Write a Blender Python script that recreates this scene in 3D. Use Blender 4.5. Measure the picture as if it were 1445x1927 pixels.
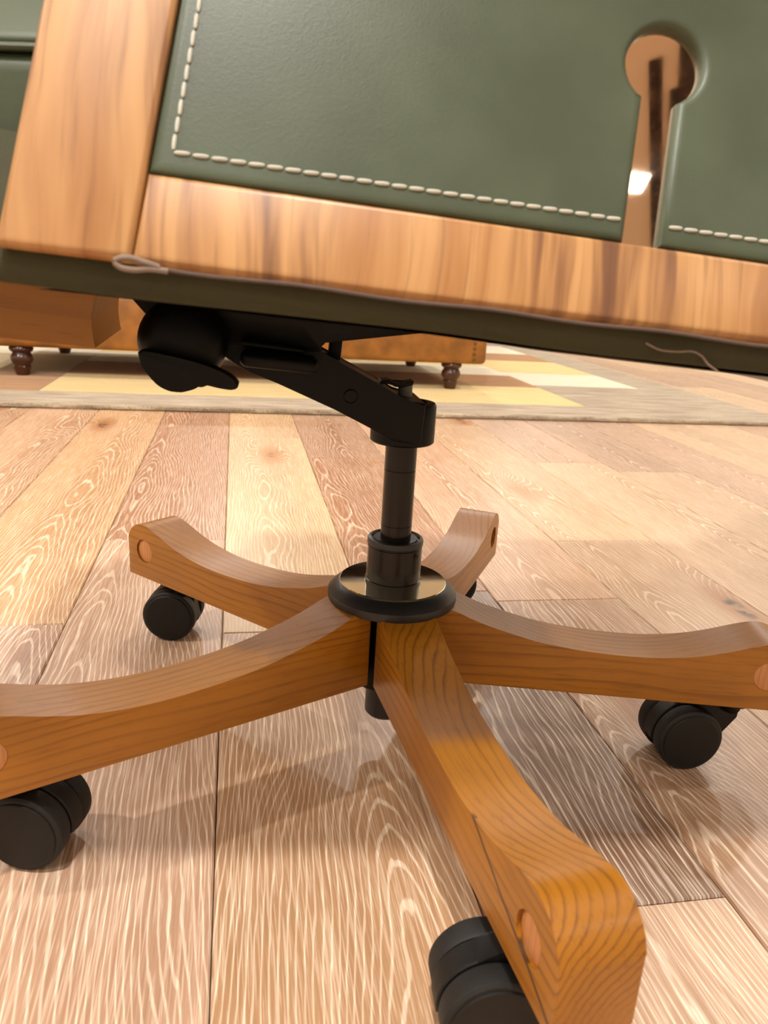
import bpy, bmesh, math, random
from mathutils import Vector, Matrix, noise
random.seed(7)
R = math.radians
S = bpy.context.scene
COL = S.collection
for o in list(bpy.data.objects):
    bpy.data.objects.remove(o, do_unlink=True)

# ------------------------------------------------------------------ camera
PITCH, ROLL, CAMH, FPX = R(17.13), R(3.468), 0.446, 1450.0
fwd = Vector((0, math.cos(PITCH), -math.sin(PITCH)))
rgt0 = Vector((1, 0, 0)); up0 = rgt0.cross(fwd)
rgt = rgt0 * math.cos(ROLL) + up0 * math.sin(ROLL)
upv = rgt.cross(fwd)
cam = bpy.data.cameras.new('camera')
cam.sensor_fit = 'VERTICAL'; cam.sensor_height = 36.0; cam.sensor_width = 36.0
cam.lens = FPX / 1927.0 * 36.0
cam.clip_start = 0.02
cam.dof.use_dof = True; cam.dof.focus_distance = 0.80; cam.dof.aperture_fstop = 11.0
camo = bpy.data.objects.new('camera', cam); COL.objects.link(camo)
M = Matrix((rgt, upv, -fwd)).transposed().to_4x4(); M.translation = Vector((0, 0, CAMH))
camo.matrix_world = M
S.camera = camo
S.view_settings.view_transform = 'Standard'; S.view_settings.look = 'None'
S.view_settings.gamma = 1.0; S.view_settings.use_curve_mapping = False
S.view_settings.exposure = 0.0
w = bpy.data.worlds.new('world'); S.world = w; w.use_nodes = True
w.node_tree.nodes['Background'].inputs[0].default_value = (1.0, 0.93, 0.84, 1)
w.node_tree.nodes['Background'].inputs[1].default_value = 0.05
LAMP_W = 29.0
LAMP_COL = (1.0, 0.955, 0.90)

# room frame: turned 11.5 degrees
AL = R(11.5)
RM = Matrix.Rotation(AL, 4, 'Z')
CEIL = 2.7
U0, U1, V0, V1 = -3.6, 4.4, -3.2, 7.6

# ------------------------------------------------------------------ helpers
WM = {}
def link(name, me, mat=None, parent=None, world=None, smooth=None):
    o = bpy.data.objects.new(name, me); COL.objects.link(o)
    world = world or Matrix.Identity(4)
    if me is not None and mat is not None and hasattr(me, 'materials') and len(me.materials) == 0:
        me.materials.append(mat)
    if parent is not None:
        o.parent = parent
        o.matrix_basis = WM[parent.name].inverted() @ world
    else:
        o.matrix_basis = world
    WM[o.name] = world
    return o
def tag(o, label=None, cat=None, group=None, kind=None):
    if label: o['label'] = label
    if cat: o['category'] = cat
    if group: o['group'] = group
    if kind: o['kind'] = kind
    return o
def tome(bm, name='mesh', smooth=True, ang=35):
    bmesh.ops.recalc_face_normals(bm, faces=bm.faces)
    me = bpy.data.meshes.new(name); bm.to_mesh(me); bm.free()
    if smooth:
        me.polygons.foreach_set('use_smooth', [True] * len(me.polygons))
        me.set_sharp_from_angle(angle=R(ang))
    return me
def box(x0, x1, y0, y1, z0, z1, bev=0.0, seg=2, bm=None):
    own = bm is None
    b2 = bmesh.new()
    bmesh.ops.create_cube(b2, size=1)
    for v in b2.verts:
        v.co = Vector((x0 + (v.co.x + .5) * (x1 - x0), y0 + (v.co.y + .5) * (y1 - y0), z0 + (v.co.z + .5) * (z1 - z0)))
    if bev > 0:
        bmesh.ops.bevel(b2, geom=b2.edges[:] + b2.verts[:], offset=bev, segments=seg, profile=.5, affect='EDGES', clamp_overlap=True)
    if own: return b2
    t = bpy.data.meshes.new('t'); b2.to_mesh(t); b2.free(); bm.from_mesh(t); bpy.data.meshes.remove(t)
    return bm
def prism(pts, axis_a, axis_b, axis_n, n0, n1, bev=0.0, seg=2):
    """polygon pts (a,b) extruded along n from n0 to n1; axes are Vectors"""
    b = bmesh.new()
    lo = [b.verts.new(axis_a * p[0] + axis_b * p[1] + axis_n * n0) for p in pts]
    hi = [b.verts.new(axis_a * p[0] + axis_b * p[1] + axis_n * n1) for p in pts]
    n = len(pts)
    b.faces.new(lo); b.faces.new(hi)
    rim = []
    for i in range(n):
        b.faces.new((lo[i], lo[(i + 1) % n], hi[(i + 1) % n], hi[i]))
    if bev > 0:
        b.edges.ensure_lookup_table()
        ring = [e for e in b.edges if (e.verts[0] in lo and e.verts[1] in lo) or (e.verts[0] in hi and e.verts[1] in hi)]
        bmesh.ops.bevel(b, geom=ring, offset=bev, segments=seg, profile=.5, affect='EDGES', clamp_overlap=True)
    return b
X, Y, Z = Vector((1, 0, 0)), Vector((0, 1, 0)), Vector((0, 0, 1))
def lathe(prof, n=48, cap=True):
    """profile [(r,z)...] about z"""
    b = bmesh.new(); rings = []
    for r, z in prof:
        if r < 1e-6: rings.append([b.verts.new((0, 0, z))])
        else: rings.append([b.verts.new((r * math.cos(2 * math.pi * i / n), r * math.sin(2 * math.pi * i / n), z)) for i in range(n)])
    for k in range(len(rings) - 1):
        a, c = rings[k], rings[k + 1]
        for i in range(n):
            j = (i + 1) % n
            if len(a) == 1 and len(c) == 1: continue
            if len(a) == 1: b.faces.new((a[0], c[i], c[j]))
            elif len(c) == 1: b.faces.new((a[i], c[0], a[j]))
            else: b.faces.new((a[i], c[i], c[j], a[j]))
    return b
def tube(path, r, n=8, closed=False, bm=None):
    b = bm or bmesh.new(); rings = []
    m = len(path)
    for k, p in enumerate(path):
        p = Vector(p)
        t = (Vector(path[min(k + 1, m - 1)]) - Vector(path[max(k - 1, 0)])).normalized()
        a = t.cross(Z if abs(t.z) < .9 else X).normalized(); c = t.cross(a)
        rr = r[k] if isinstance(r, (list, tuple)) else r
        rings.append([b.verts.new(p + (a * math.cos(2 * math.pi * i / n) + c * math.sin(2 * math.pi * i / n)) * rr) for i in range(n)])
    for k in range(m - 1):
        for i in range(n):
            j = (i + 1) % n
            b.faces.new((rings[k][i], rings[k][j], rings[k + 1][j], rings[k + 1][i]))
    b.faces.new(rings[0]); b.faces.new(rings[-1])
    return b
def spline(pts, n=6):
    """Catmull-Rom through 2D/3D points"""
    out = []
    P = [Vector(p) for p in pts]; P = [2 * P[0] - P[1]] + P + [2 * P[-1] - P[-2]]
    for i in range(1, len(P) - 2):
        for k in range(n):
            t = k / n
            out.append(.5 * (2 * P[i] + (P[i + 1] - P[i - 1]) * t + (2 * P[i - 1] - 5 * P[i] + 4 * P[i + 1] - P[i + 2]) * t * t + (3 * P[i] - P[i - 1] - 3 * P[i + 1] + P[i + 2]) * t ** 3))
    out.append(P[-2]); return out

# ------------------------------------------------------------------ node helper
class G:
    def __init__(s, name):
        s.m = bpy.data.materials.new(name); s.m.use_nodes = True
        s.t = s.m.node_tree; s.t.nodes.clear()
        s.out = s.t.nodes.new('ShaderNodeOutputMaterial'); s.b = s.t.nodes.new('ShaderNodeBsdfPrincipled')
        s.t.links.new(s.b.outputs[0], s.out.inputs[0])
    def set(s, sock, v):
        if hasattr(v, 'is_output'): s.t.links.new(v, sock)
        elif v is not None: sock.default_value = v
    def node(s, typ, **kw):
        n = s.t.nodes.new(typ)
        for k, v in kw.items(): setattr(n, k, v)
        return n
    def math(s, op, a, b=None, c=None):
        n = s.node('ShaderNodeMath', operation=op); s.set(n.inputs[0], a)
        if b is not None: s.set(n.inputs[1], b)
        if c is not None: s.set(n.inputs[2], c)
        return n.outputs[0]
    def obj(s): return s.node('ShaderNodeTexCoord').outputs['Object']
    def sep(s, v):
        n = s.node('ShaderNodeSeparateXYZ'); s.set(n.inputs[0], v); return n.outputs
    def comb(s, x, y, z):
        n = s.node('ShaderNodeCombineXYZ')
        for i, v in enumerate((x, y, z)): s.set(n.inputs[i], v)
        return n.outputs[0]
    def scale(s, v, sc, loc=(0, 0, 0)):
        n = s.node('ShaderNodeMapping'); s.set(n.inputs[0], v); n.inputs['Scale'].default_value = sc; n.inputs['Location'].default_value = loc
        return n.outputs[0]
    def noise(s, v, scale=1.0, detail=2.0, rough=.5, dist=0.0, typ=None):
        n = s.node('ShaderNodeTexNoise'); s.set(n.inputs['Vector'], v); n.inputs['Scale'].default_value = scale
        n.inputs['Detail'].default_value = detail; n.inputs['Roughness'].default_value = rough; n.inputs['Distortion'].default_value = dist
        return n.outputs[0]
    def voro(s, v, scale=1.0):
        n = s.node('ShaderNodeTexVoronoi'); s.set(n.inputs['Vector'], v); n.inputs['Scale'].default_value = scale
        return n.outputs['Distance']
    def rng(s, v, a, b, c=0.0, d=1.0, smooth=True):
        n = s.node('ShaderNodeMapRange', interpolation_type='SMOOTHSTEP' if smooth else 'LINEAR')
        for i, q in enumerate((v, a, b, c, d)): s.set(n.inputs[i], q)
        return n.outputs[0]
    def mix(s, f, a, b, mode='MIX'):
        n = s.node('ShaderNodeMix', data_type='RGBA', blend_type=mode)
        s.set(n.inputs[0], f); s.set(n.inputs[6], a); s.set(n.inputs[7], b); return n.outputs[2]
    def bump(s, h, strength=.2, dist=.001):
        n = s.node('ShaderNodeBump'); n.inputs['Strength'].default_value = strength; n.inputs['Distance'].default_value = dist
        s.set(n.inputs['Height'], h); s.t.links.new(n.outputs[0], s.b.inputs['Normal'])
    def fin(s, col=None, rough=None, metal=0.0, coat=0.0, coat_r=.15, spec=None, sheen=0.0):
        s.set(s.b.inputs['Base Color'], col); s.set(s.b.inputs['Roughness'], rough)
        s.b.inputs['Metallic'].default_value = metal; s.b.inputs['Coat Weight'].default_value = coat; s.b.inputs['Coat Roughness'].default_value = coat_r
        if spec is not None: s.b.inputs['Specular IOR Level'].default_value = spec
        s.b.inputs['Sheen Weight'].default_value = sheen
        return s.m
def C(r, g, b):
    f = lambda v: ((v / 255 + .055) / 1.055) ** 2.4 if v / 255 > .04045 else v / 255 / 12.92
    return (f(r), f(g), f(b), 1)

# ------------------------------------------------------------------ materials
def mat_oak():
    g = G('limed_oak'); oc = g.obj(); oi = g.node('ShaderNodeObjectInfo'); rnd = oi.outputs['Random']; tint = oi.outputs['Color']
    x, y, z = g.sep(oc)
    rs = g.math('MULTIPLY', rnd, 43.0)
    p = g.comb(x, y, rs)
    n1 = g.noise(g.scale(p, (5, 1.5, 1)), 1, 2.0)
    n2 = g.noise(g.scale(p, (26, 7, 1)), 1, 2.0)
    vd = g.voro(g.scale(p, (4.2, 1.35, 3.1)), 1)
    K = g.rng(vd, 0.0, .30, 1, 0)
    xo = g.math('MULTIPLY', g.math('SUBTRACT', rnd, .5), .17)
    dx = g.math('SUBTRACT', x, xo)
    f = g.math('SQRT', g.math('MULTIPLY_ADD', dx, dx, .0003))
    f = g.math('MULTIPLY_ADD', y, .05, f)
    f = g.math('MULTIPLY_ADD', n1, .13, f)
    f = g.math('MULTIPLY_ADD', n2, .008, f)
    f = g.math('MULTIPLY_ADD', g.noise(g.scale(p, (150, 20, 1)), 1, 2.0), .0030, f)
    f = g.math('MULTIPLY_ADD', K, .05, f)
    ring = g.math('SINE', g.math('MULTIPLY', f, 2 * math.pi / .0053))
    lines = g.rng(ring, .52, .97)
    st = g.noise(g.scale(p, (760, 15, 1)), 1, 3.0, .6, 0.4)
    pores = g.rng(st, .48, .64)
    limed = g.math('MULTIPLY', lines, g.math('MULTIPLY_ADD', pores, .5, .5))
    limed = g.math('MAXIMUM', limed, g.math('MULTIPLY', pores, .42))
    bandv = g.rng(g.noise(g.scale(p, (9, .8, 1)), 1, 2.0), .3, .7)
    base = g.mix(bandv, g.mix(1.0, tint, (.66, .60, .55, 1), 'MULTIPLY'), g.mix(1.0, tint, (.86, .82, .79, 1), 'MULTIPLY'))
    dark = g.rng(st, .44, .30)
    base = g.mix(g.math('MULTIPLY', dark, .45), base, g.mix(1.0, tint, (.48, .40, .34, 1), 'MULTIPLY'))
    light = g.mix(.72, tint, (1.0, .87, .70, 1))
    col = g.mix(g.math('MULTIPLY', limed, .9), base, light)
    kn = g.rng(vd, .075, .03)
    kn2 = g.rng(vd, .20, .05, 0, .75)
    col = g.mix(kn2, col, g.mix(1.0, tint, (.62, .42, .28, 1), 'MULTIPLY'))
    col = g.mix(g.math('MULTIPLY', kn, g.rng(g.noise(g.scale(p, (40, 40, 1)), 1, 2.0), .45, .6, .15, .9)), col, (.035, .025, .022, 1))
    g.bump(g.math('ADD', g.math('MULTIPLY', st, .6), g.math('MULTIPLY', lines, .3)), .25, .0006)
    return g.fin(col, g.math('MULTIPLY_ADD', st, .16, .27), spec=.5)
def mat_wood(name, base, dark, light, spacing=.0062, cen=(.09, .05), slope=.015, amp=.42, rough=.40, coat=.09, grain='X', streak=None, blot=.25):
    g = G(name); oc = g.obj(); oi = g.node('ShaderNodeObjectInfo'); rnd = oi.outputs['Random']
    a, b, c = g.sep(oc)
    if grain == 'Y': a, b = b, a
    if grain == 'Z': a, c = c, a
    p = g.comb(g.math('MULTIPLY_ADD', rnd, 9.0, a), b, c)
    n1 = g.noise(g.scale(p, (3.2, 16, 16)), 1, 2.0)
    n3 = g.noise(g.scale(p, (12, 60, 60)), 1, 2.0)
    db = g.math('SUBTRACT', b, cen[0]); dc = g.math('MULTIPLY_ADD', a, slope, g.math('SUBTRACT', c, cen[1]))
    f = g.math('SQRT', g.math('MULTIPLY_ADD', db, db, g.math('MULTIPLY', dc, dc)))
    f = g.math('MULTIPLY_ADD', n1, .022, f); f = g.math('MULTIPLY_ADD', n3, .003, f)
    ph = g.math('FRACT', g.math('DIVIDE', f, spacing))
    ln = g.math('MULTIPLY', g.rng(ph, .55, .93), g.rng(ph, 1.0, .95))
    amt = g.rng(g.noise(g.scale(p, (5, 24, 24), (3, 1, 2)), 1, 1.0), .35, .62, .3, 1.0)
    fine = g.noise(g.scale(p, (26, 420, 420)), 1, 3.0, .6)
    bl = g.noise(g.scale(p, (7, 13, 13), (1, 5, 9)), 1, 3.0)
    col = g.mix(g.rng(bl, .3, .7), base, light)
    col = g.mix(g.math('MULTIPLY', g.math('MULTIPLY', ln, amt), amp), col, dark)
    col = g.mix(g.math('MULTIPLY', g.rng(fine, .52, .75), .35), col, dark)
    if streak:      # short dark mineral streaks along the side of one leg (x along, z up)
        for (x0, z0, x1, z1, wd) in streak:
            k = (z1 - z0) / (x1 - x0)
            tgt = g.math('MULTIPLY_ADD', g.math('SUBTRACT', a, x0), k, z0)
            tgt = g.math('MULTIPLY_ADD', g.math('SUBTRACT', g.noise(g.scale(p, (30, 1, 1)), 1, 1.0), .5), .003, tgt)
            d = g.math('ABSOLUTE', g.math('SUBTRACT', c, tgt))
            m = g.rng(d, wd, wd * .35)
            m = g.math('MULTIPLY', m, g.math('MULTIPLY', g.rng(a, x0, x0 + .012), g.rng(b, -.0222, -.0232)))
            d2 = g.math('ABSOLUTE', g.math('SUBTRACT', c, g.math('MULTIPLY_ADD', g.math('ADD', b, .025), -.75, z1)))
            m2 = g.math('MULTIPLY', g.rng(d2, wd, wd * .35), g.math('MULTIPLY', g.rng(a, x1 - .003, x1 - .001), g.rng(b, -.008, -.013)))
            m = g.math('MAXIMUM', m, m2)
            col = g.mix(g.math('MULTIPLY', m, .85), col, (.022, .007, .003, 1))
    g.bump(fine, .05, .0005)
    return g.fin(col, rough, coat=coat, coat_r=.3)
def mat_leather(name, col, rough=.42, scale=900, strength=.18, var=.25, spec=.5):
    g = G(name); oc = g.obj()
    v = g.voro(oc, scale); n = g.noise(oc, 14, 3.0)
    dk = tuple(c * (1 - var) for c in col[:3]) + (1,)
    c2 = g.mix(g.rng(n, .3, .7), dk, col)
    g.bump(g.math('ADD', v, g.noise(oc, scale * .35, 2.0)), strength, .0006)
    return g.fin(c2, g.math('MULTIPLY_ADD', n, .1, rough - .05), spec=spec)
def mat_plain(name, col, rough=.5, metal=0.0, nz=0.0, nscale=60, spec=None, bump=0.0, coat=0.0):
    g = G(name); oc = g.obj(); n = g.noise(oc, nscale, 3.0)
    lo = tuple(c * (1 - nz) for c in col[:3]) + (1,); hi = tuple(min(1, c * (1 + nz)) for c in col[:3]) + (1,)
    if bump: g.bump(g.noise(oc, nscale * 8, 2.0), bump, .0004)
    return g.fin(g.mix(n, lo, hi), g.math('MULTIPLY_ADD', n, .06, rough - .03), metal=metal, spec=spec, coat=coat)
OAK = mat_oak()
AMBER = mat_wood('amber_cherry', C(150, 95, 14), C(84, 42, 4), C(166, 107, 20))
AMBER_S = mat_wood('amber_cherry_streaked', C(150, 95, 14), C(84, 42, 4), C(166, 107, 20), spacing=.0050, amp=.55,
                   streak=[(.262, .1405, .384, .098, .0022)])
PLUGW = mat_wood('plug_wood', C(186, 124, 72), C(140, 84, 40), C(200, 140, 88), spacing=.006, rough=.5, coat=0, grain='Y')
def mat_walnut():
    g = G('figured_walnut'); oc = g.obj(); a, b, c = g.sep(oc)
    p = g.comb(a, b, 0.0)
    wb = g.noise(g.scale(p, (14, 5, 1)), 1, 2.0)
    aw = g.math('MULTIPLY_ADD', wb, .03, a)
    q = g.comb(aw, b, 0.0)
    s1 = g.noise(g.scale(q, (46, 3.2, 1)), 1, 3.0, .6)
    s2 = g.noise(g.scale(q, (190, 7, 1)), 1, 3.0, .6)
    big = g.noise(g.scale(q, (11, 3.0, 1), (2, 4, 0)), 1, 2.0)
    col = g.mix(g.rng(s1, .34, .66), C(160, 110, 61), C(190, 145, 93))
    col = g.mix(g.math('MULTIPLY', g.rng(s2, .50, .72), .5), col, C(112, 72, 40))
    pur = g.math('MULTIPLY', g.rng(s1, .56, .36), g.rng(big, .46, .60))
    col = g.mix(g.math('MULTIPLY', pur, .75), col, C(82, 50, 38))
    g.bump(s2, .04, .0004)
    return g.fin(col, .42, coat=.2, coat_r=.38)
WALNUT = mat_walnut()
GREEN = mat_leather('green_leather', C(72, 83, 63), .46, 1100, .10)
GREEN_D = mat_leather('dark_green_cloth', C(56, 54, 29), .85, 700, .2)
CARAMEL = mat_leather('caramel_leather', C(160, 104, 42), .42, 420, .2, .4)
BLACK = mat_plain('black_enamel', (.0022, .002, .002, 1), .42, nz=.15, spec=.18)
BLACKSTEEL = mat_plain('black_steel', (.012, .0105, .0095, 1), .26, metal=.55, nz=.2, nscale=30)
FLANGE = mat_plain('satin_black_cast', (.0095, .0097, .011, 1), .38, nz=.1, bump=.15)
RUBBER = mat_plain('black_rubber', (.011, .0105, .010, 1), .6, nz=.35, nscale=90, bump=.12, spec=.35)
CAPMAT = mat_plain('black_nylon_cap', (.0065, .006, .0058, 1), .5, nz=.1, spec=.3)
GOLD = mat_plain('polished_gold', (.97, .92, .78, 1), .03, metal=1.0)
COPPER = mat_plain('polished_rose_gold', (.86, .66, .52, 1), .03, metal=1.0)
THREAD = mat_plain('cream_thread', C(192, 193, 182), .7, nz=.1, nscale=800)
CORD = mat_plain('grey_welt', C(128, 112, 100), .8, nz=.2, nscale=500)
WELT = mat_plain('dark_welt', C(84, 70, 64), .8, nz=.2, nscale=500)
GREYPL = mat_plain('grey_plastic', C(110, 108, 102), .5)
FOOTW = mat_plain('dark_turned_wood', C(66, 34, 22), .3, nz=.3, nscale=20, coat=.3)
BRASS = mat_plain('antique_brass', C(120, 86, 48), .4, metal=.9)
WALLM = mat_plain('wall_paint', C(234, 225, 208), .8, nz=.03, nscale=4)
CEILM = mat_plain('ceiling_paint', C(236, 222, 200), .85, nz=.02, nscale=4)
BASEM = mat_plain('white_trim', C(232, 226, 214), .5)
def mat_carved():
    g = G('carved_dark_timber'); oc = g.obj(); a, b, c = g.sep(oc)
    dots = g.voro(g.comb(g.math('MULTIPLY', a, 42.0), g.math('MULTIPLY', b, 42.0), 0.0), 1)
    col = g.mix(g.rng(dots, .2, .5), C(92, 62, 50), C(44, 28, 24))
    g.bump(dots, .6, .004)
    return g.fin(col, .5)
CARVED = mat_carved()
def mat_rug(name, ca, cb, grain=(3, 26, 3)):
    g = G(name); oc = g.obj()
    n = g.noise(g.scale(oc, grain), 1.6, 4.0, .65); f = g.noise(oc, 260, 3.0, .7)
    col = g.mix(g.rng(n, .32, .68), ca, cb)
    col = g.mix(g.math('MULTIPLY', g.rng(f, .55, .35), .35), col, tuple(c * .5 for c in ca[:3]) + (1,))
    g.bump(f, .8, .006)
    return g.fin(col, .95, spec=.1, sheen=.3)
RUGG = mat_rug('rug_taupe_wool', C(160, 142, 118), C(208, 192, 166))
RUGY = mat_rug('rug_straw_wool', C(240, 210, 136), C(248, 224, 160))
RUGW = mat_rug('rug_ivory_wool', C(246, 236, 206), C(250, 244, 222))
RUGB = mat_rug('rug_tan_wool', C(178, 128, 78), C(196, 148, 96))
RUGP = mat_rug('rug_pale_wool', C(206, 186, 146), C(222, 204, 164))

# ------------------------------------------------------------------ room shell
def struct(name, bm, mat, smooth=False):
    o = link(name, tome(bm, name, smooth), mat, None, RM.copy()); o['kind'] = 'structure'; return o
floor = struct('floor', box(U0, U1, V0, V1, -.05, -.004), mat_plain('floor_base', C(70, 46, 28), .6))
struct('ceiling', box(U0, U1, V0, V1, CEIL, CEIL + .05), CEILM)
struct('wall_left', box(U0 - .1, U0, V0 - .1, V1 + .1, -.05, CEIL + .05), WALLM)
struct('wall_right', box(U1, U1 + .1, V0 - .1, V1 + .1, -.05, CEIL + .05), WALLM)
struct('wall_back', box(U0, U1, V1, V1 + .1, -.05, CEIL + .05), WALLM)
struct('wall_front', box(U0, U1, V0 - .1, V0, -.05, CEIL + .05), WALLM)
struct('baseboard_back', box(U0, U1, V1 - .018, V1 - .0005, .0005, .13, .004), BASEM)
struct('baseboard_left', box(U0 + .0005, U0 + .018, V0 + .02, V1 - .02, .0005, .13, .004), BASEM)
struct('baseboard_right', box(U1 - .018, U1 - .0005, V0 + .02, V1 - .02, .0005, .13, .004), BASEM)

# planks: columns .2005 wide, seam at u = -.0155
FK = .974          # floor plan scale
PW, PS = .2005 * FK, -.0155 * FK
def T(r, gg, b):
    c = C(r, gg, b); k = 1.04; m = sum(c[:3]) / 3
    c = [min(.95, (v + (m - v) * .16) * k) for v in c[:3]]
    return (c[0] * .98, c[1] * 1.01, c[2] * 1.04, 1)
TINTS = [T(205, 160, 112), T(196, 146, 98), T(212, 172, 126), T(188, 142, 102), T(206, 166, 122), T(178, 134, 98), T(200, 154, 108)]
KNOWN = {  # column: ([end positions v], [tints from near to far])
    -2: ([-.9, .97, 2.75, 4.4], [T(186, 142, 112), T(208, 158, 98), T(200, 154, 106)]),
    -1: ([-.35, 1.296, 3.1, 4.7], [T(198, 156, 122), T(174, 120, 76), T(200, 156, 110)]),
    0: ([-.55, .93, 2.157, 3.9, 5.6], [T(204, 158, 110), T(222, 184, 128), T(214, 172, 116), T(200, 154, 110)]),
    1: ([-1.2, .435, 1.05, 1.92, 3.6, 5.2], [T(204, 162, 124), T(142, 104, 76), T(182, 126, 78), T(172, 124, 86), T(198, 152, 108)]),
    2: ([-.6, 1.011, 2.9, 4.6], [T(190, 148, 112), T(212, 164, 120), T(206, 166, 122)]),
    3: ([-.3, 1.275, 2.4, 4.1, 5.8], [T(204, 166, 126), T(212, 172, 124), T(208, 164, 116), T(196, 150, 108)]),
    4: ([-.2, 1.9, 3.7, 5.4], [T(212, 174, 132), T(194, 152, 118), T(188, 146, 110)]),
    5: ([-.5, 1.812, 3.3, 5.0], [T(210, 172, 132), T(178, 138, 108), T(196, 154, 116)]),
    6: ([-.2, 1.45, 3.1, 4.7], [T(212, 176, 138), T(190, 148, 116), T(200, 158, 122)]),
    -3: ([-.4, 1.5, 3.2, 5.0], [T(206, 158, 108), T(208, 160, 112), T(196, 148, 104)]),
}
rp = random.Random(3)
for k in range(-11, 15):
    u0 = PS + k * PW
    if k in KNOWN:
        ends, tn = KNOWN[k]
        ends = [e * FK for e in ends]; tn = list(tn)
    else:
        v = -1.0 - rp.random() * .8; ends = [v]
        while v < 6.2: v += rp.choice((1.2, 1.6, 1.9)); ends.append(v)
        tn = [rp.choice(TINTS) for _ in ends[1:]]
    while ends[-1] < 6.6:
        ends.append(ends[-1] + rp.choice((1.3, 1.7))); tn.append(rp.choice(TINTS))
    if ends[0] > -1.0:
        ends.insert(0, ends[0] - 1.5); tn.insert(0, rp.choice(TINTS))
    for i in range(len(ends) - 1):
        a, b = ends[i] + .0005, min(ends[i + 1], V1 - .03) - .0005
        if b - a < .1: continue
        hw, hl = PW / 2 - .0005, (b - a) / 2
        bm = bmesh.new()
        be = .0014
        lo = [bm.verts.new(p) for p in ((-hw, -hl, -.004), (hw, -hl, -.004), (hw, hl, -.004), (-hw, hl, -.004))]
        m1 = [bm.verts.new((x * hw, y * hl, -be)) for x, y in ((-1, -1), (1, -1), (1, 1), (-1, 1))]
        hi = [bm.verts.new((x * (hw - be), y * (hl - be), 0)) for x, y in ((-1, -1), (1, -1), (1, 1), (-1, 1))]
        for q in range(4):
            r_ = (q + 1) % 4
            bm.faces.new((lo[q], lo[r_], m1[r_], m1[q])); bm.faces.new((m1[q], m1[r_], hi[r_], hi[q]))
        bm.faces.new(hi)
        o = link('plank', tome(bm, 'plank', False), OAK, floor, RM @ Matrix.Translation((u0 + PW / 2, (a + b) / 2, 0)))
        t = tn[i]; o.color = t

# ------------------------------------------------------------------ unseen ceiling downlights, square lamp and beams
TRIMM = mat_plain('lamp_trim', C(235, 232, 226), .4)
g = G('lamp_diffuser'); g.b.inputs['Emission Color'].default_value = LAMP_COL + (1,); g.b.inputs['Emission Strength'].default_value = 6.0
GLOW = g.fin((.9, .88, .84, 1), .5)
ring_me = tome(lathe([(.085, 0), (.115, 0), (.118, -.006), (.112, -.012), (.088, -.012), (.085, 0)], 32)); ring_me.materials.append(TRIMM)
disc_me = tome(lathe([(0, -.004), (.086, -.004), (.086, -.001), (0, -.001)], 32)); disc_me.materials.append(GLOW)
ld = bpy.data.lights.new('downlight', 'AREA'); ld.shape = 'DISK'; ld.size = .15; ld.energy = LAMP_W; ld.color = LAMP_COL
lampn = 0
LAMPS = [(-2.2, .3, 2.2), (2.7, .5, 1.0), (-.25, -.22, 2.3), (-.62, -1.18, .55), (2.6, -1.9, .8), (-2.4, -2.1, .6), (-2.4, 2.5, 1.0), (.2, 2.2, .7), (2.7, 2.5, 1.0), (-1.4, 4.5, 1.0), (1.2, 4.5, 1.0), (3.4, 4.5, 1.0), (0.0, 6.6, 1.6), (2.4, 6.6, 1.4)]  # unseen lamps: first follows the leg shadow, the rest added to light the scene
for u, v, q in LAMPS:
    wmx = RM @ Matrix.Translation((u, v, CEIL - .0005))
    r_ = link('unseen_ceiling_light', ring_me, None, None, wmx)
    tag(r_, 'unseen round white recessed ceiling downlight', 'light', 'unseen ceiling downlights')
    link('diffuser', disc_me, None, r_, wmx)
    ldq = ld.copy(); ldq.energy = LAMP_W * q
    l = bpy.data.objects.new('unseen_bulb', ldq); COL.objects.link(l); l.parent = r_
    l.matrix_basis = Matrix.Translation((0, 0, -.016))
# square spot lamp and carved timber beams on the ceiling behind the viewer (seen in the polished keyhole plate)
def beam(u0, v0, u1, v1, wd, dp, label):
    L = math.hypot(u1 - u0, v1 - v0); a = math.atan2(v1 - v0, u1 - u0)
    wmx = RM @ Matrix.Translation((u0, v0, CEIL - .0005)) @ Matrix.Rotation(a, 4, 'Z')
    o = link('ceiling_beam', tome(box(0, L, -wd / 2, wd / 2, -dp, 0, .006), 'beam'), CARVED, None, wmx)
    tag(o, label, 'beam')
    for off in (-.36, -.12, .30):
        link('moulding', tome(tube([(0.01, off * wd, -dp), (L - .01, off * wd, -dp)], wd * .05, 8)), CARVED, o, wmx)
beam(1.395, -1.072, 1.90, -2.10, .048, .012, 'narrow carved dark timber strip across the ceiling beside the square lamp')
beam(1.35, -.70, 1.69, -1.41, .076, .012, 'broad carved dark timber strip on the ceiling')
beam(1.525, -1.18, 1.675, -1.49, .036, .012, 'short carved dark timber strip between the two longer ceiling strips')
sq = link('square_lamp', tome(box(-.055, .055, -.055, .055, -.006, 0, .002)), TRIMM, None, RM @ Matrix.Translation((1.575, -1.63, CEIL - .0005)))
tag(sq, 'small square white lamp set in the ceiling by the carved strip', 'light')
g = G('square_lamp_glow'); g.b.inputs['Emission Color'].default_value = (1, .96, .9, 1); g.b.inputs['Emission Strength'].default_value = 9.0
link('diffuser', tome(box(-.05, .05, -.05, .05, -.009, -.006)), g.fin((.9, .9, .9, 1), .5), sq, WM[sq.name])

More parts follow.
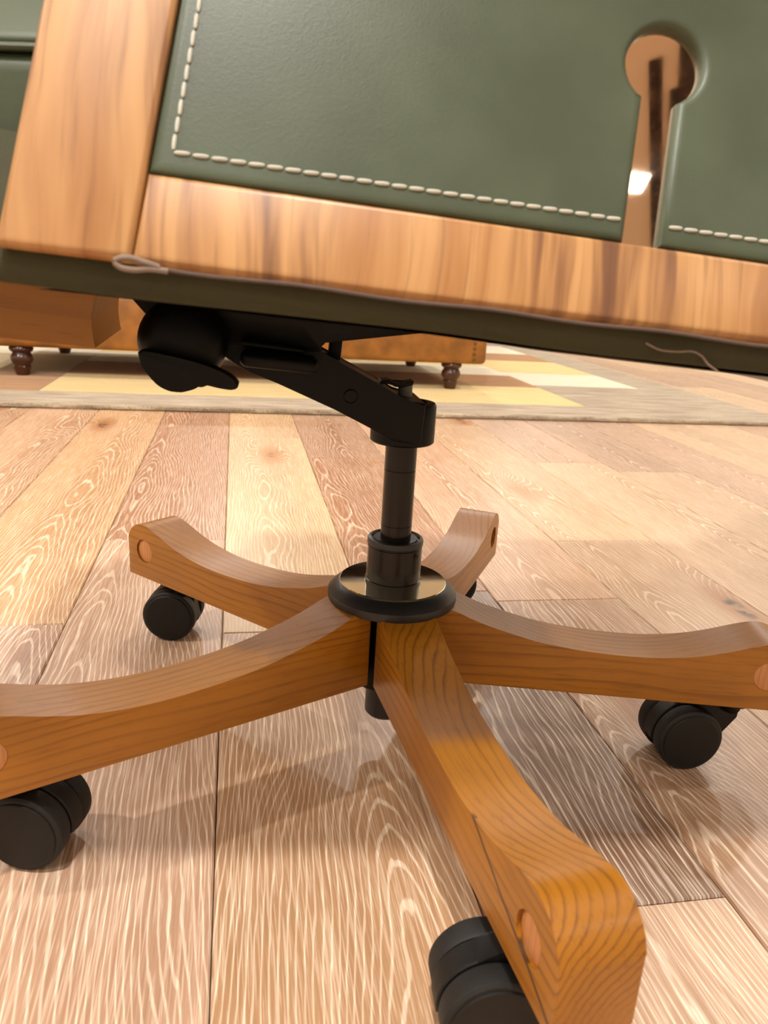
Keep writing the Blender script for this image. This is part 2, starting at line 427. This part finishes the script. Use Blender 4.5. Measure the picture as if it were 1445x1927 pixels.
# ------------------------------------------------------------------ rug
RU0, RU1, RV0, RV1 = -2.0, 2.026, 2.459, 5.45
RT = .017
def rug_slab(u0, u1, v0, v1, edge_noise):
    b = bmesh.new()
    nu = int((u1 - u0) / .03)
    prof = [(0.0, .0008), (-.004, .005), (-.003, .011), (.004, RT), (.03, RT)]
    # near edge as an uneven rolled strip, the rest a plain slab
    rows = []
    for dv, z in prof:
        row = []
        for i in range(nu + 1):
            u = u0 + (u1 - u0) * i / nu
            j = noise.noise(Vector((u * 24, dv * 400, 3))) * .004 * edge_noise if z > .002 else 0
            row.append(b.verts.new((u, v0 + dv + j * (1 if dv < .02 else 0), max(.0006, z + (noise.noise(Vector((u * 31, 7, z * 300))) * .0025 if .002 < z < .02 and dv < .02 else 0)))))
        rows.append(row)
    far = [b.verts.new((u0 + (u1 - u0) * i / nu, v1, RT)) for i in range(nu + 1)]
    farb = [b.verts.new((u0 + (u1 - u0) * i / nu, v1, .0006)) for i in range(nu + 1)]
    rows += [far, farb]
    for a, c in zip(rows[:-1], rows[1:]):
        for i in range(nu): b.faces.new((a[i], a[i + 1], c[i + 1], c[i]))
    for i in range(nu): b.faces.new((rows[0][i], farb[i], farb[i + 1], rows[0][i + 1]))
    b.faces.new([r[0] for r in rows]); b.faces.new([r[-1] for r in rows])
    return b
rug = link('rug', tome(rug_slab(RU0, RU1, RV0, RV1, 1), 'rug'), RUGG, None, RM.copy())
tag(rug, 'taupe wool rug with straw, ivory and tan rectangles lying under the sofa', 'rug')
cols = {  # column edges: rows of (v0, v1, material)
    (1.32, 1.84): [(3.31, 3.755, RUGW), (3.755, 4.33, RUGY), (4.33, 4.75, RUGB), (4.75, 5.3, RUGW)],
    (-.645, 1.32): [(2.755, 3.225, RUGY), (3.225, 3.62, RUGB), (3.62, 4.0, RUGW), (4.0, 5.3, RUGY)],
    (-1.80, -.645): [(2.755, 3.2, RUGB), (3.2, 3.8, RUGP), (3.8, 4.4, RUGW), (4.4, 5.3, RUGY)],
}
for (a, b_), rows in cols.items():
    a, b_ = a * FK, b_ * FK
    for v0, v1, m in rows:
        v0, v1 = v0 * FK, v1 * FK
        link('woven_patch', tome(box(a + .001, b_ - .001, v0 + .001, v1 - .001, RT - .004, RT + .0012, .001, 1)), m, rug, RM.copy())
# short pile standing along the near edge
b = bmesh.new(); rr = random.Random(5)
for i in range(5200):
    u = rr.uniform(-1.75, RU1 - .004); h = rr.uniform(.003, .007); v = RV0 + rr.uniform(-.006, .004); z = rr.uniform(.001, .013)
    dx, dy = rr.uniform(-.003, .003), rr.uniform(-.006, .001)
    w_ = .0012
    p0, p1, p2 = b.verts.new((u - w_, v, z)), b.verts.new((u + w_, v, z)), b.verts.new((u + dx, v + dy, z + h * .6))
    p3 = b.verts.new((u, v + .002, z)); 
    b.faces.new((p0, p1, p2)); b.faces.new((p1, p3, p2)); b.faces.new((p3, p0, p2))
tuft = link('edge_pile', tome(b, 'pile', False), RUGG, rug, RM.copy()); tuft['kind'] = 'stuff'

# ------------------------------------------------------------------ sofa
SR = RM @ Matrix.Translation((.02, 2.98, RT + .0013))
sofa = bpy.data.objects.new('sofa', None); COL.objects.link(sofa); sofa.matrix_basis = SR; WM[sofa.name] = SR.copy()
tag(sofa, 'caramel leather sofa on dark turned feet standing on the patterned rug', 'sofa')
SW = .965
link('base', tome(box(-SW, SW, 0, .88, .105, .30, .018, 3)), CARAMEL, sofa, SR)
for s in (-1, 1):
    bm = box(s * SW - .20 * (s > 0), s * SW + .20 * (s < 0), .01, .86, .28, .56, .05, 4)
    link('arm', tome(bm), CARAMEL, sofa, SR)
    bm = lathe([(0, 0), (.09, 0), (.125, .012), (.13, .03), (.13, .83), (.12, .85), (0, .85)], 32)
    link('arm_roll', tome(bm), CARAMEL, sofa, SR @ Matrix.Translation((s * (SW - .10), 0.005, .56)) @ Matrix.Rotation(R(-90), 4, 'X'))
for i in range(3):
    x0 = -.785 + i * .525
    link('seat_cushion', tome(box(x0, x0 + .52, -.01, .62, .302, .45, .045, 4)), CARAMEL, sofa, SR)
    link('back_cushion', tome(box(x0, x0 + .52, .58, .76, .46, .80, .06, 4)), CARAMEL, sofa, SR)
link('back', tome(box(-SW + .02, SW - .02, .74, .9, .29, .74, .06, 4)), CARAMEL, sofa, SR)
footp = [(0, .108), (.036, .108), (.040, .104), (.042, .094), (.037, .086), (.030, .082), (.033, .076), (.038, .068), (.039, .058), (.036, .048), (.030, .040), (.028, .036), (.031, .032), (.029, .026), (.026, .014), (.022, 0), (0, 0)]
foot_me = tome(lathe(footp, 32)); foot_me.materials.append(FOOTW)
for x, y in ((-.78, .055), (.838, .055), (-.78, .8), (.838, .8)):
    link('foot', foot_me, None, sofa, SR @ Matrix.Translation((x, y, 0)))
nail_me = tome(lathe([(.0065, 0), (.006, .003), (.004, .0045), (0, .005)], 10)); nail_me.materials.append(BRASS)
for sx in (-.912, .912):
    for i in range(9):
        link('nailhead', nail_me, None, sofa, SR @ Matrix.Translation((sx, .0005, .125 + i * .021)) @ Matrix.Rotation(R(90), 4, 'X'))
piece = tube([(.912, -.001, .115), (.912, -.001, .29)], .0012, 6)
link('seam', tome(piece), CARAMEL, sofa, SR)

# ------------------------------------------------------------------ tall dark bookcase behind the sofa (shows in the polished trim disc)
BK = RM @ Matrix.Translation((1.05, 5.60, 0))
bk = bpy.data.objects.new('bookcase', None); COL.objects.link(bk); bk.matrix_basis = BK; WM[bk.name] = BK.copy()
tag(bk, 'tall dark wooden bookcase standing beyond the rug behind the sofa', 'bookcase')
DARKW = mat_wood('dark_bookcase_wood', C(44, 28, 18), C(22, 12, 8), C(54, 34, 22), spacing=.012, rough=.5, coat=.05, grain='Z')
for s in (-1, 1): link('side', tome(box(s * .95 - .018, s * .95 + .018, 0, .36, 0.0005, 2.20, .003)), DARKW, bk, BK)
link('back', tome(box(-.93, .93, .34, .355, .05, 2.19)), DARKW, bk, BK)
for z in (.06, .44, .82, 1.20, 1.58, 1.92): link('shelf', tome(box(-.93, .93, .01, .34, z, z + .026, .002)), DARKW, bk, BK)
link('top', tome(box(-.98, .98, -.012, .372, 2.201, 2.24, .006)), DARKW, bk, BK)
link('plinth', tome(box(-.93, .93, .02, .036, 0.0005, .058)), DARKW, bk, BK)

# ------------------------------------------------------------------ office chair
BX, BY = .012, .671
DZ = -.012
CR = Matrix.Translation((BX, BY, DZ))
CR0 = Matrix.Translation((BX, BY, 0))
chair = bpy.data.objects.new('office_chair', None); COL.objects.link(chair); chair.matrix_basis = CR0; WM[chair.name] = CR0.copy()
tag(chair, 'swivel office chair with amber wooden five-star base, black casters and green leather side panel', 'chair')
# --- base
def part(name, bm, mat, parent=None, world=None, ang=35):
    return link(name, tome(bm, name, True, ang), mat, parent or chair, world or CR)
AZ = [142.93 - 72 * k for k in range(5)]
top = spline([(.038, .1735), (.058, .1690), (.083, .1590), (.108, .1515), (.135, .1445), (.162, .1400), (.19, .1372), (.22, .1357), (.25, .1362), (.284, .1402), (.31, .1465), (.331, .1530), (.347, .1570), (.360, .1568), (.372, .1515), (.380, .1425), (.384, .1320)], 4)
legpts = [(p.x, p.y) for p in top] + [(.384, .0885), (.038, .0965)]
PR, PZ, PRAD = .352, .1245, .0145
def leg_bm():
    return prism(legpts, X, Z, Y, -.025, .025, .0022, 2)
def cut(me, cutters):
    """me minus each cutter mesh, by a boolean that is evaluated and removed again"""
    o = bpy.data.objects.new('t', me); COL.objects.link(o); tmp = []
    for c in cutters:
        co = bpy.data.objects.new('c', c); COL.objects.link(co); tmp.append(co)
        m = o.modifiers.new('b', 'BOOLEAN'); m.object = co; m.operation = 'DIFFERENCE'; m.solver = 'EXACT'
    dg = bpy.context.evaluated_depsgraph_get(); dg.update()
    r = bpy.data.meshes.new_from_object(o.evaluated_get(dg))
    for q in tmp + [o]: bpy.data.objects.remove(q, do_unlink=True)
    r.polygons.foreach_set('use_smooth', [True] * len(r.polygons)); r.set_sharp_from_angle(angle=R(40))
    return r
RECESS = [.0028, .0075, .0007, .0034, .0008]
for k, az in enumerate(AZ):
    LM = CR @ Matrix.Rotation(R(az), 4, 'Z'); dp = RECESS[k]; cutters = []
    for s in (-1, 1):
        cb = lathe([(0, -dp), (PRAD, -dp), (PRAD, .004), (0, .004)], 40)
        bmesh.ops.transform(cb, matrix=Matrix.Translation((PR, s * .025, PZ)) @ Matrix.Rotation(R(-90 * s), 4, 'X'), verts=cb.verts)
        cutters.append(tome(cb, 'cutter', False))
    lg = link('leg', cut(tome(leg_bm(), 'leg', True, 40), cutters), AMBER_S if k == 3 else AMBER, chair, LM)
    for s in (-1, 1):
        pm = LM @ Matrix.Translation((PR, s * .025, PZ)) @ Matrix.Rotation(R(-90 * s), 4, 'X')
        link('wood_plug', tome(lathe([(0, -dp - .001), (PRAD - .0003, -dp - .001), (PRAD - .0003, -dp + .0003), (PRAD - .0008, -dp + .0006), (0, -dp + .0006)], 40)), PLUGW, lg, pm)
# hub
part('hub_post', lathe([(0, .085), (.033, .085), (.035, .088), (.035, .170), (0, .170)], 32), BLACK)
part('hub_foot', lathe([(0, .046), (.017, .046), (.0195, .049), (.0195, .086), (0, .086)], 32), FLANGE)
part('hub_flange', lathe([(0, .1675), (.057, .1675), (.0598, .1690), (.0603, .1715), (.0600, .1765), (.0580, .1785), (.0512, .1846), (.0500, .1850), (0, .1850)], 72), FLANGE)
part('trim_disc', lathe([(0, .1850), (.0496, .1850), (.0498, .1856), (.0492, .1862), (0, .1862)], 72), GOLD)
sl = part('column_sleeve', lathe([(0, .186), (.0262, .186), (.0262, .1885), (.0252, .1890), (.0252, .2205), (.0247, .2212), (.0247, .2218), (.0254, .2224), (.0254, .2255), (.0246, .2275), (.0225, .2282), (.0215, .2262), (.0205, .2262), (.0200, .2278), (.0165, .2278), (0, .2278)], 64), BLACKSTEEL)
for hh, ww in ((.2244, .0006),):
    part('sleeve_cap', lathe([(.0255, .2226), (.0259, .2230), (.0259, .2262), (.0252, .2280), (.0232, .2287), (.0228, .2280)], 64), FLANGE, sl, CR)
part('vent_hole', lathe([(0, 0), (.0022, 0), (.0022, .0006), (0, .0006)], 16), BLACK, sl, CR @ Matrix.Translation((.0252 * math.cos(R(-40)), .0252 * math.sin(R(-40)), .216)) @ Matrix.Rotation(R(-40), 4, 'Z') @ Matrix.Rotation(R(90), 4, 'Y'))
pp = [(0, .222), (.0142, .222)]
for z in (.2405, .2920):
    pp += [(.0142, z), (.0138, z + .0003), (.0138, z + .0007), (.0142, z + .001)]
pp += [(.0142, .335), (0, .335)]
part('gas_piston', lathe(pp, 48), BLACKSTEEL)
# --- casters
WR = .032
tyre = [(.0, .0006), (.0262, .0006), (.0275, 0), (.0300, .0003), (.0318, .0018), (.0320, .0032), (.0320, .0140), (.0312, .0160), (.024, .0165), (0, .0165)]
wheel_me = tome(lathe(tyre, 56), 'wheel', True, 30); wheel_me.materials.append(RUBBER)
cap_me = tome(lathe([(0, .0020), (.022, .0019), (.0272, .0014), (.0280, .0006), (.0282, -.0015), (.028, -.003), (0, -.003)], 56), 'cap', True, 30); cap_me.materials.append(CAPMAT)
# wheel centre (x,y) and direction of the axle
CAST = [((-.254, .880), (.02, 1)), ((.100, 1.030), (-.3, 1)), ((.3065, .6765), (-.12, 1)), ((.080, .366), (-.13, 1)), ((-.2535, .497), (.08, 1))]
ZS = .0885 + DZ
for k, ((cx, cy), ax) in enumerate(CAST):
    a = R(AZ[k]); sr = .316 if k == 0 else .337; sx, sy = BX + sr * math.cos(a), BY + sr * math.sin(a)
    axv = Vector((ax[0], ax[1], 0)).normalized()
    HM = Matrix.Translation((cx, cy, 0)) @ Matrix((Vector((axv.y, -axv.x, 0)), axv, Z)).transposed().to_4x4()
    d = HM.inverted() @ Vector((sx, sy, 0)); sg_ = 1 if d.x >= 0 else -1; ad = max(abs(d.x), .012)
    # hood: arch between the two wheels that grows into a block under the stem
    hp = [(-.0328 * math.cos(t), WR + .0328 * math.sin(t)) for t in [R(q) for q in range(-12, 91, 12)]]
    hp += [(ad - .016, ZS - .004), (ad - .010, ZS - .0005), (ad + .012, ZS - .0005), (ad + .0135, ZS - .004), (ad + .0130, WR + .016), (max(ad, .03), WR - .002), (.0315, WR - .009)]
    hood = prism([(p[0] * sg_, p[1]) for p in hp], X, Z, Y, -.0085, .0085, .001, 1)
    tube([(ad * sg_, d.y * .15, WR + .030), (ad * sg_, d.y * .75, ZS - .010), (ad * sg_, d.y, ZS - .001)], [.009, .0105, .012], 16, bm=hood)
    cs = link('caster', tome(hood, 'caster', True, 35), CAPMAT, chair, HM)
    link('stem_collar', tome(lathe([(0, ZS - .006), (.013, ZS - .006), (.014, ZS - .005), (.014, ZS + .0008), (0, ZS + .0008)], 32)), BLACK, cs, Matrix.Translation((sx, sy, 0)))
    for s in (-1, 1):
        # lathe z runs from the outer face (0) to the inner face
        link('wheel', wheel_me, None, cs, HM @ Matrix.Translation((0, s * .0258, WR + .0002)) @ Matrix.Rotation(R(90 * s), 4, 'X'))
        link('wheel_cap', cap_me, None, cs, HM @ Matrix.Translation((0, s * .0258, WR + .0002)) @ Matrix.Rotation(R(-90 * s), 4, 'X'))

# --- seat frame: e1 rearward, e2 across, e3 up; the seat is tilted back by about 4 degrees
yaw = math.atan2(.1524, .9861)
e1 = Vector((.9861, .1524, -.0665)).normalized(); e2 = Vector((-math.sin(yaw), math.cos(yaw), 0)); e3 = e1.cross(e2)
ORG = Vector((-.01236, .39037, .45045 + DZ))
SM = Matrix((e1, e2, e3)).transposed().to_4x4(); SM.translation = ORG
MID = .2736
# tilt mechanism
armp = [(-.115, -.036), (-.020, -.036), (-.0057, -.0566), (.043, -.0754), (.065, -.0867), (.086, -.0885), (.086, -.1235), (.062, -.1225), (.0418, -.1133), (.0115, -.1011), (-.0382, -.0840), (-.060, -.0775), (-.0697, -.0742), (-.090, -.062), (-.115, -.052)]
mech = part('tilt_mechanism', prism(armp, X, Z, Y, MID - .032, MID + .032, .0015, 2), BLACK, chair, SM)
TZ = CR
cup = part('column_cup', lathe([(0, .3175), (.0268, .3175), (.0284, .3190), (.0284, .3505), (.0270, .3530), (.0205, .3535), (.0195, .3515), (0, .3515)], 48), BLACK, chair, TZ)
part('release_button', lathe([(0, .350), (.0062, .350), (.0062, .3672), (.0055, .3680), (0, .3680)], 24), GREYPL, chair, TZ)
relp = [(.0455, MID, -.084), (.050, MID, -.0785), (.056, MID, -.0775), (.062, MID, -.0800), (.070, MID, -.0795), (.0775, MID, -.0765)]
bm = bmesh.new()
for q in range(len(relp) - 1):
    a, c = Vector(relp[q]), Vector(relp[q + 1])
lev = prism([(p[0], p[2]) for p in relp] + [(p[0], p[2] + .003) for p in reversed(relp)], X, Z, Y, MID - .009, MID + .009, .0006, 1)
part('release_lever', lev, BLACK, mech, SM)
part('pivot_bolt', lathe([(0, 0), (.0058, 0), (.0060, .0006), (.0054, .0014), (.0048, .0010), (0, .0012)], 24), BLACK, mech, SM @ Matrix.Translation((.0224, MID - .032, -.0885)) @ Matrix.Rotation(R(90), 4, 'X'))
platep = [(-.170, -.0185), (.135, -.0185), (.0954, -.0270), (-.0040, -.0475), (-.0030, -.049), (-.0068, -.0515), (-.0040, -.054), (-.0075, -.0565), (-.030, -.058), (-.120, -.058), (-.136, -.0480), (-.1557, -.0273)]
part('seat_plate', prism(platep, X, Z, Y, MID - .032, MID + .125, .0012, 2), BLACK, chair, SM)
part('stop_tab', box(.004, .014, MID + .00, MID + .02, -.066, -.046, .001), BLACK, mech, SM)
# tension knob: rounded bowl with a teardrop paddle in front of it
px = lambda x, y: (-.1382 + (x - 265) * .000392, -.0643 + (658 - y) * .000348 + (x - 265) * -.0000275)
tear = [px(265, 661), px(272, 656), px(300, 655), px(345, 657), px(395, 664), px(430, 676), px(447, 690), px(440, 702), px(415, 704), px(384, 703), px(366, 716), px(336, 728), px(305, 721), px(281, 697), px(268, 675)]
tear = spline(tear[-2:] + tear + tear[:2], 4)[8:-8]
part('tension_paddle', prism([(p[0], p[1]) for p in tear], X, Z, Y, .186, .206, .0028, 3), BLACK, chair, SM)
kn = lathe([(0, -.024), (.020, -.023), (.028, -.018), (.0325, -.008), (.033, .002), (.033, .030), (.024, .036), (0, .036)], 40)
part('tension_knob', kn, BLACK, chair, SM @ Matrix.Translation((-.1115, .226, -.0580)) @ Matrix.Rotation(R(-90), 4, 'X'))
hnd = box(-.0680, -.0080, .214, MID - .031, -.0710, -.0590, .005, 4)
part('height_lever', hnd, BLACK, chair, SM)
part('lever_shaft', tube([(-.0680, .232, -.0545), (-.02, .232, -.0555)], .0035, 12), BLACK, chair, SM)
# seat body (dark cloth lower edge), cushion
def lumpy(bm, amp, sc):
    for v in bm.verts:
        v.co += Vector((0, 0, noise.noise(v.co * sc) * amp))
    return bm
b = bmesh.new()
NX, ranks = 60, []
sec = [(.075, .055), (.040, .030), (.012, .004), (.0085, -.006), (.0088, -.0162), (.0102, -.0180), (.026, -.0182), (MID, -.0182)]
full = [(y, z) for y, z in sec] + [(2 * MID - y, z) for y, z in reversed(sec[:-1])]
for i in range(NX + 1):
    s_ = -.285 + (.43 + .285) * i / NX
    row = []
    for y, z in full:
        dz = 0
        if z < -.010 and (y < .05 or y > 2 * MID - .05): dz = noise.noise(Vector((s_ * 11, 1.3, 0))) * .0016
        row.append(b.verts.new((s_, y, z + dz)))
    ranks.append(row)
for a, c in zip(ranks[:-1], ranks[1:]):
    for j in range(len(full) - 1): b.faces.new((a[j], a[j + 1], c[j + 1], c[j]))
    b.faces.new((a[-1], a[0], c[0], c[-1]))
b.faces.new(ranks[0]); b.faces.new(ranks[-1])
seat = part('seat_body', b, GREEN_D, chair, SM, 50)
# loose dust cover under the seat, rippled
b = bmesh.new(); NX, NY = 90, 30; vs = []
for i in range(NX + 1):
    for j in range(NY + 1):
        s_ = -.16 + .56 * i / NX; y = .018 + (2 * MID - .036) * j / NY
        edge = min(j, NY - j) / 3.0
        sag = (.0022 + .0040 * noise.noise(Vector((s_ * 9, y * 14, 2.0)))) * max(0.15, min(1, edge + .35))
        vs.append(b.verts.new((s_, y, -.0187 - max(.0002, sag))))
for i in range(NX):
    for j in range(NY):
        q = i * (NY + 1) + j; b.faces.new((vs[q], vs[q + 1], vs[q + NY + 2], vs[q + NY + 1]))
part('dust_cover', b, GREEN_D, seat, SM, 60)
def crown(s_): return -.13 * max(0, -.10 - s_)
def cush(x0, x1, y0, y1, z0, z1, bev):
    b = box(x0, x1, y0, y1, z0, z1, bev, 6)
    bmesh.ops.subdivide_edges(b, edges=[e for e in b.edges if abs(e.verts[0].co.x - e.verts[1].co.x) > .1], cuts=14)
    for v in b.verts: v.co.z += crown(v.co.x) * (v.co.z / .11)
    return b
part('seat_cushion', cush(-.335, .40, .082, 2 * MID - .082, 0.0, .1075, .014), GREEN, chair, SM, 50)
ct = cush(-.335, .40, .080, 2 * MID - .080, .1080, .165, .008)
for v_ in ct.verts:
    k_ = max(0, (v_.co.z - crown(v_.co.x) - .1085)) * .95
    v_.co.y += k_ if v_.co.y < MID else -k_
part('cushion_top', ct, GREEN, chair, SM, 50)
part('cushion_piping', tube([(s_, .0835, .1070 + crown(s_) * .98) for s_ in [-.31 + .02 * i for i in range(34)]], .0022, 8), GREEN, chair, SM)
# wooden block under the front of the seat and the rail behind it
bp = [(-.30, .172), (-.1640, .172), (-.1640, .175), (-.1745, .325), (-.30, .325)]
bb = bmesh.new()
nl = 7
levels = []
for i in range(nl):
    t = i / (nl - 1); h = -.0632 + t * .0437
    bow = -.0028 * math.sin(math.pi * min(1, t * 1.15)) if t < .87 else 0
    levels.append([bb.verts.new((p[0] + (bow if p[0] > -.29 else 0), p[1], h)) for p in bp])
for a, c in zip(levels[:-1], levels[1:]):
    for j in range(len(bp)): bb.faces.new((a[j], a[(j + 1) % len(bp)], c[(j + 1) % len(bp)], c[j]))
bb.faces.new(levels[0]); bb.faces.new(levels[-1])
BLOCKW = mat_wood('block_wood', C(150, 97, 18), C(92, 50, 8), C(170, 112, 28), spacing=.02, amp=.25, rough=.3)
o = part('front_block', bb, BLOCKW, chair, SM, 30)
o['label'] = 'amber wooden block under the front of the seat'
part('front_rail', box(-.262, -.218, .325, .52, -.058, -.0185, .002), BLOCKW, chair, SM)

# --- side panels: walnut frame, green leather field with a keyhole opening over polished rose gold
bvec = Vector((.0924, .361, .928)).normalized()
b_s = Vector((bvec.dot(e1), bvec.dot(e2), bvec.dot(e3)))
def panel(mirror):
    av = Vector((1, 0, 0)); bv = b_s.copy(); nv = av.cross(bv).normalized()   # outward (towards -e2)
    if mirror: bv = Vector((b_s.x, -b_s.y, b_s.z)); nv = Vector((nv.x, -nv.y, nv.z))
    org = Vector((0, 2 * MID, 0)) if mirror else Vector((0, 0, 0))
    def P(s, t, n=0): return org + av * s + bv * t + nv * n
    # local frame of the panel: x along, y up the panel, z outward
    yv = nv.cross(av) if not mirror else nv.cross(av)
    PM = SM @ Matrix(((av.x, yv.x, nv.x, org.x), (av.y, yv.y, nv.y, org.y), (av.z, yv.z, nv.z, org.z), (0, 0, 0, 1)))
    inv = Matrix(((av.x, yv.x, nv.x), (av.y, yv.y, nv.y), (av.z, yv.z, nv.z))).transposed()
    def Lc(s, t, n=0): return inv @ (av * s + bv * t) + Vector((0, 0, n))
    S0, S1, T0, T1 = -.1727, .4447, 0.0, .262
    IS0, IS1, IT0, IT1 = -.1131, .3851, .0425, .2195
    def poly_slab(pts, n0, n1, bev, seg=3):
        q = [Lc(*p) for p in pts]
        return prism([(v.x, v.y) for v in q], X, Y, Z, n0, n1, bev, seg)
    back = link('side_panel', tome(poly_slab([(S0 + .004, T0 + .004), (S1 - .004, T0 + .004), (S1 - .004, T1 - .004), (S0 + .004, T1 - .004)], -.020, -.010, .001, 1)), WALNUT, chair, PM)
    gp = .00015
    def fr(nm, pts): return link(nm, tome(poly_slab(pts, -.0105, 0, .0035, 3), nm, True, 40), WALNUT, back, PM)
    fr('stile', [(S0, T0), (IS0 - gp, T0), (IS0 - gp, T1), (S0, T1)])
    fr('stile', [(IS1 + gp, T0), (S1, T0), (S1, T1), (IS1 + gp, T1)])
    fr('rail', [(IS0 + gp, T0), (IS1 - gp, T0), (IS1 - gp, IT0), (IS0 + gp, IT0)])
    fr('rail', [(IS0 + gp, IT1), (IS1 - gp, IT1), (IS1 - gp, T1), (IS0 + gp, T1)])
    # leather field outline with the keyhole notch
    KS, KT, KR = .1361, .1420, .0216
    sw0, sw1 = .1262, .1461
    th0 = math.acos((KS - sw0) / KR)
    e_ = .0004
    bl = [(IS0 + e_, IT0 + e_), (sw0, IT0 + e_), (sw0, .08), (sw0, KT - KR * math.sin(th0) - .0006)]
    N = 30
    a0, a1 = math.pi + th0, -math.pi + 2 * math.pi - th0   # left lower point round over the top to the right lower point
    cl = [math.pi + th0 - (math.pi + 2 * th0) * i / N for i in range(N + 1)]
    bl += [(KS + KR * math.cos(a) * 1.0, KT + KR * math.sin(a)) for a in cl]
    bl += [(sw1, .08), (sw1, IT0 + e_), (IS1 - e_, IT0 + e_), (IS1 - e_, IT1 - e_), (IS0 + e_, IT1 - e_)]
    loop = [Lc(*p).to_2d() for p in bl]
    n = len(loop)
    def inset(d):
        out = []
        for i in range(n):
            p, q, r = loop[i - 1], loop[i], loop[(i + 1) % n]
            n1 = (q - p).normalized(); n1 = Vector((-n1.y, n1.x)); n2 = (r - q).normalized(); n2 = Vector((-n2.y, n2.x))
            m = (n1 + n2); m = m / max(.35, m.length_squared / 2) if m.length > 1e-6 else n1
            out.append(q + m * d)
        return out
    area = sum(loop[i].x * loop[(i + 1) % n].y - loop[(i + 1) % n].x * loop[i].y for i in range(n))
    sg = 1 if area > 0 else -1
    lb = bmesh.new(); rings = []
    for d, z in ((0, -.0085), (0, -.0040), (.0006, -.0022), (.0016, -.0011), (.0030, -.0005), (.0050, -.0002)):
        rings.append([lb.verts.new((p.x, p.y, z)) for p in inset(d * sg)])
    for a, c in zip(rings[:-1], rings[1:]):
        for i in range(n):
            j = (i + 1) % n; lb.faces.new((a[i], a[j], c[j], c[i]))
    topv = rings[-1]
    edges = [lb.edges.get((topv[i], topv[(i + 1) % n])) for i in range(n)]
    bmesh.ops.triangle_fill(lb, use_beauty=True, edges=edges)
    leather = link('leather_field', tome(lb, 'leather', True, 50), GREEN, back, PM)
    # mirror plate in the keyhole
    pb = [Lc(*p).to_2d() for p in [(sw0 - .002, IT0 - .0005), (sw1 + .002, IT0 - .0005)]]
    KQ = KR + .002; tq = math.acos((.0030 + (sw1 - sw0) / 2) / KQ)
    kb = poly_slab([(sw0 - .003, IT0 + .0003), (sw1 + .003, IT0 + .0003)] + [(KS + KQ * math.cos(a), KT + KQ * math.sin(a)) for a in [-tq + (math.pi + 2 * tq) * i / 36 for i in range(37)]], -.0098, -.0060, 0)
    kp = link('keyhole_plate', tome(kb, 'plate', False), COPPER, back, PM)
    kp['label'] = 'polished rose-gold keyhole plate'
    # stitches
    if not mirror:
        st_me = tome(lathe([(0, -.0039), (.0006, -.0036), (.00095, -.0025), (.00105, 0), (.00095, .0025), (.0006, .0036), (0, .0039)], 8), 'stitch'); st_me.materials.append(THREAD)
        def run(p0, p1, skip=None):
            q0, q1 = Lc(*p0), Lc(*p1); L = (q1 - q0).length; cnt = int(L / .0086)
            dr = (q1 - q0).normalized()
            for i in range(cnt):
                c_ = q0 + dr * (L * (i + .5) / cnt)
                sp = p0[0] + (p1[0] - p0[0]) * (i + .5) / cnt
                if skip and skip[0] < sp < skip[1]: continue
                side = Z.cross(dr).normalized()
                tw = (dr + side * .06).normalized(); sd = Z.cross(tw)
                mm = Matrix(((sd.x, Z.x, tw.x, c_.x), (sd.y, Z.y, tw.y, c_.y), (sd.z, Z.z, tw.z, .0001), (0, 0, 0, 1)))
                link('stitch', st_me, None, back, PM @ mm)
        run((-.1034, .0535), (.3750, .0535), (.1225, .1498))
        run((-.1034, .0540), (-.1034, .2095))
    return PM
panel(False); panel(True)
# welt along the lower edge of the near panel with a loop at its end, loose thread at the rear
wl = [(-.104 + .54 * i / 40, -.0015 + .0008 * math.sin(i * 1.7), -.0028 - .0006 * math.sin(i * .9)) for i in range(41)]
part('welt', tube(wl, .0010, 8), WELT, seat, SM)
lp = spline([(-.100, -.003, -.0022), (-.106, -.0038, -.0008), (-.114, -.004, .0004), (-.1195, -.004, -.0016), (-.117, -.0042, -.0042), (-.111, -.004, -.0046), (-.104, -.0035, -.0034), (-.096, -.003, -.0034)], 5)
part('welt_loop', tube([tuple(p) for p in lp], .0014, 8), CORD, seat, SM)
th = spline([(.150, .008, -.0095), (.158, .006, -.0120), (.168, .006, -.0118), (.176, .006, -.0108), (.182, .006, -.0125), (.187, .006, -.0165), (.194, .007, -.0195)], 5)
part('loose_thread', tube([tuple(p) for p in th], .0006, 6), CORD, seat, SM)
# armrests and back (beyond the frame edges)
for s in (0, 1):
    yy = .078 if s == 0 else 2 * MID - .078
    part('armrest', box(-.16, .43, yy - .035, yy + .035, .235, .275, .012, 4), WALNUT, chair, SM)
BM_ = SM @ Matrix.Translation((.40, MID, .09)) @ Matrix.Rotation(R(14), 4, 'Y')
part('backrest', box(-.04, .07, -.20, .20, -.06, .62, .03, 5), GREEN, chair, BM_)
part('backrest_frame', box(.072, .092, -.215, .215, -.08, .635, .008, 3), WALNUT, chair, BM_)
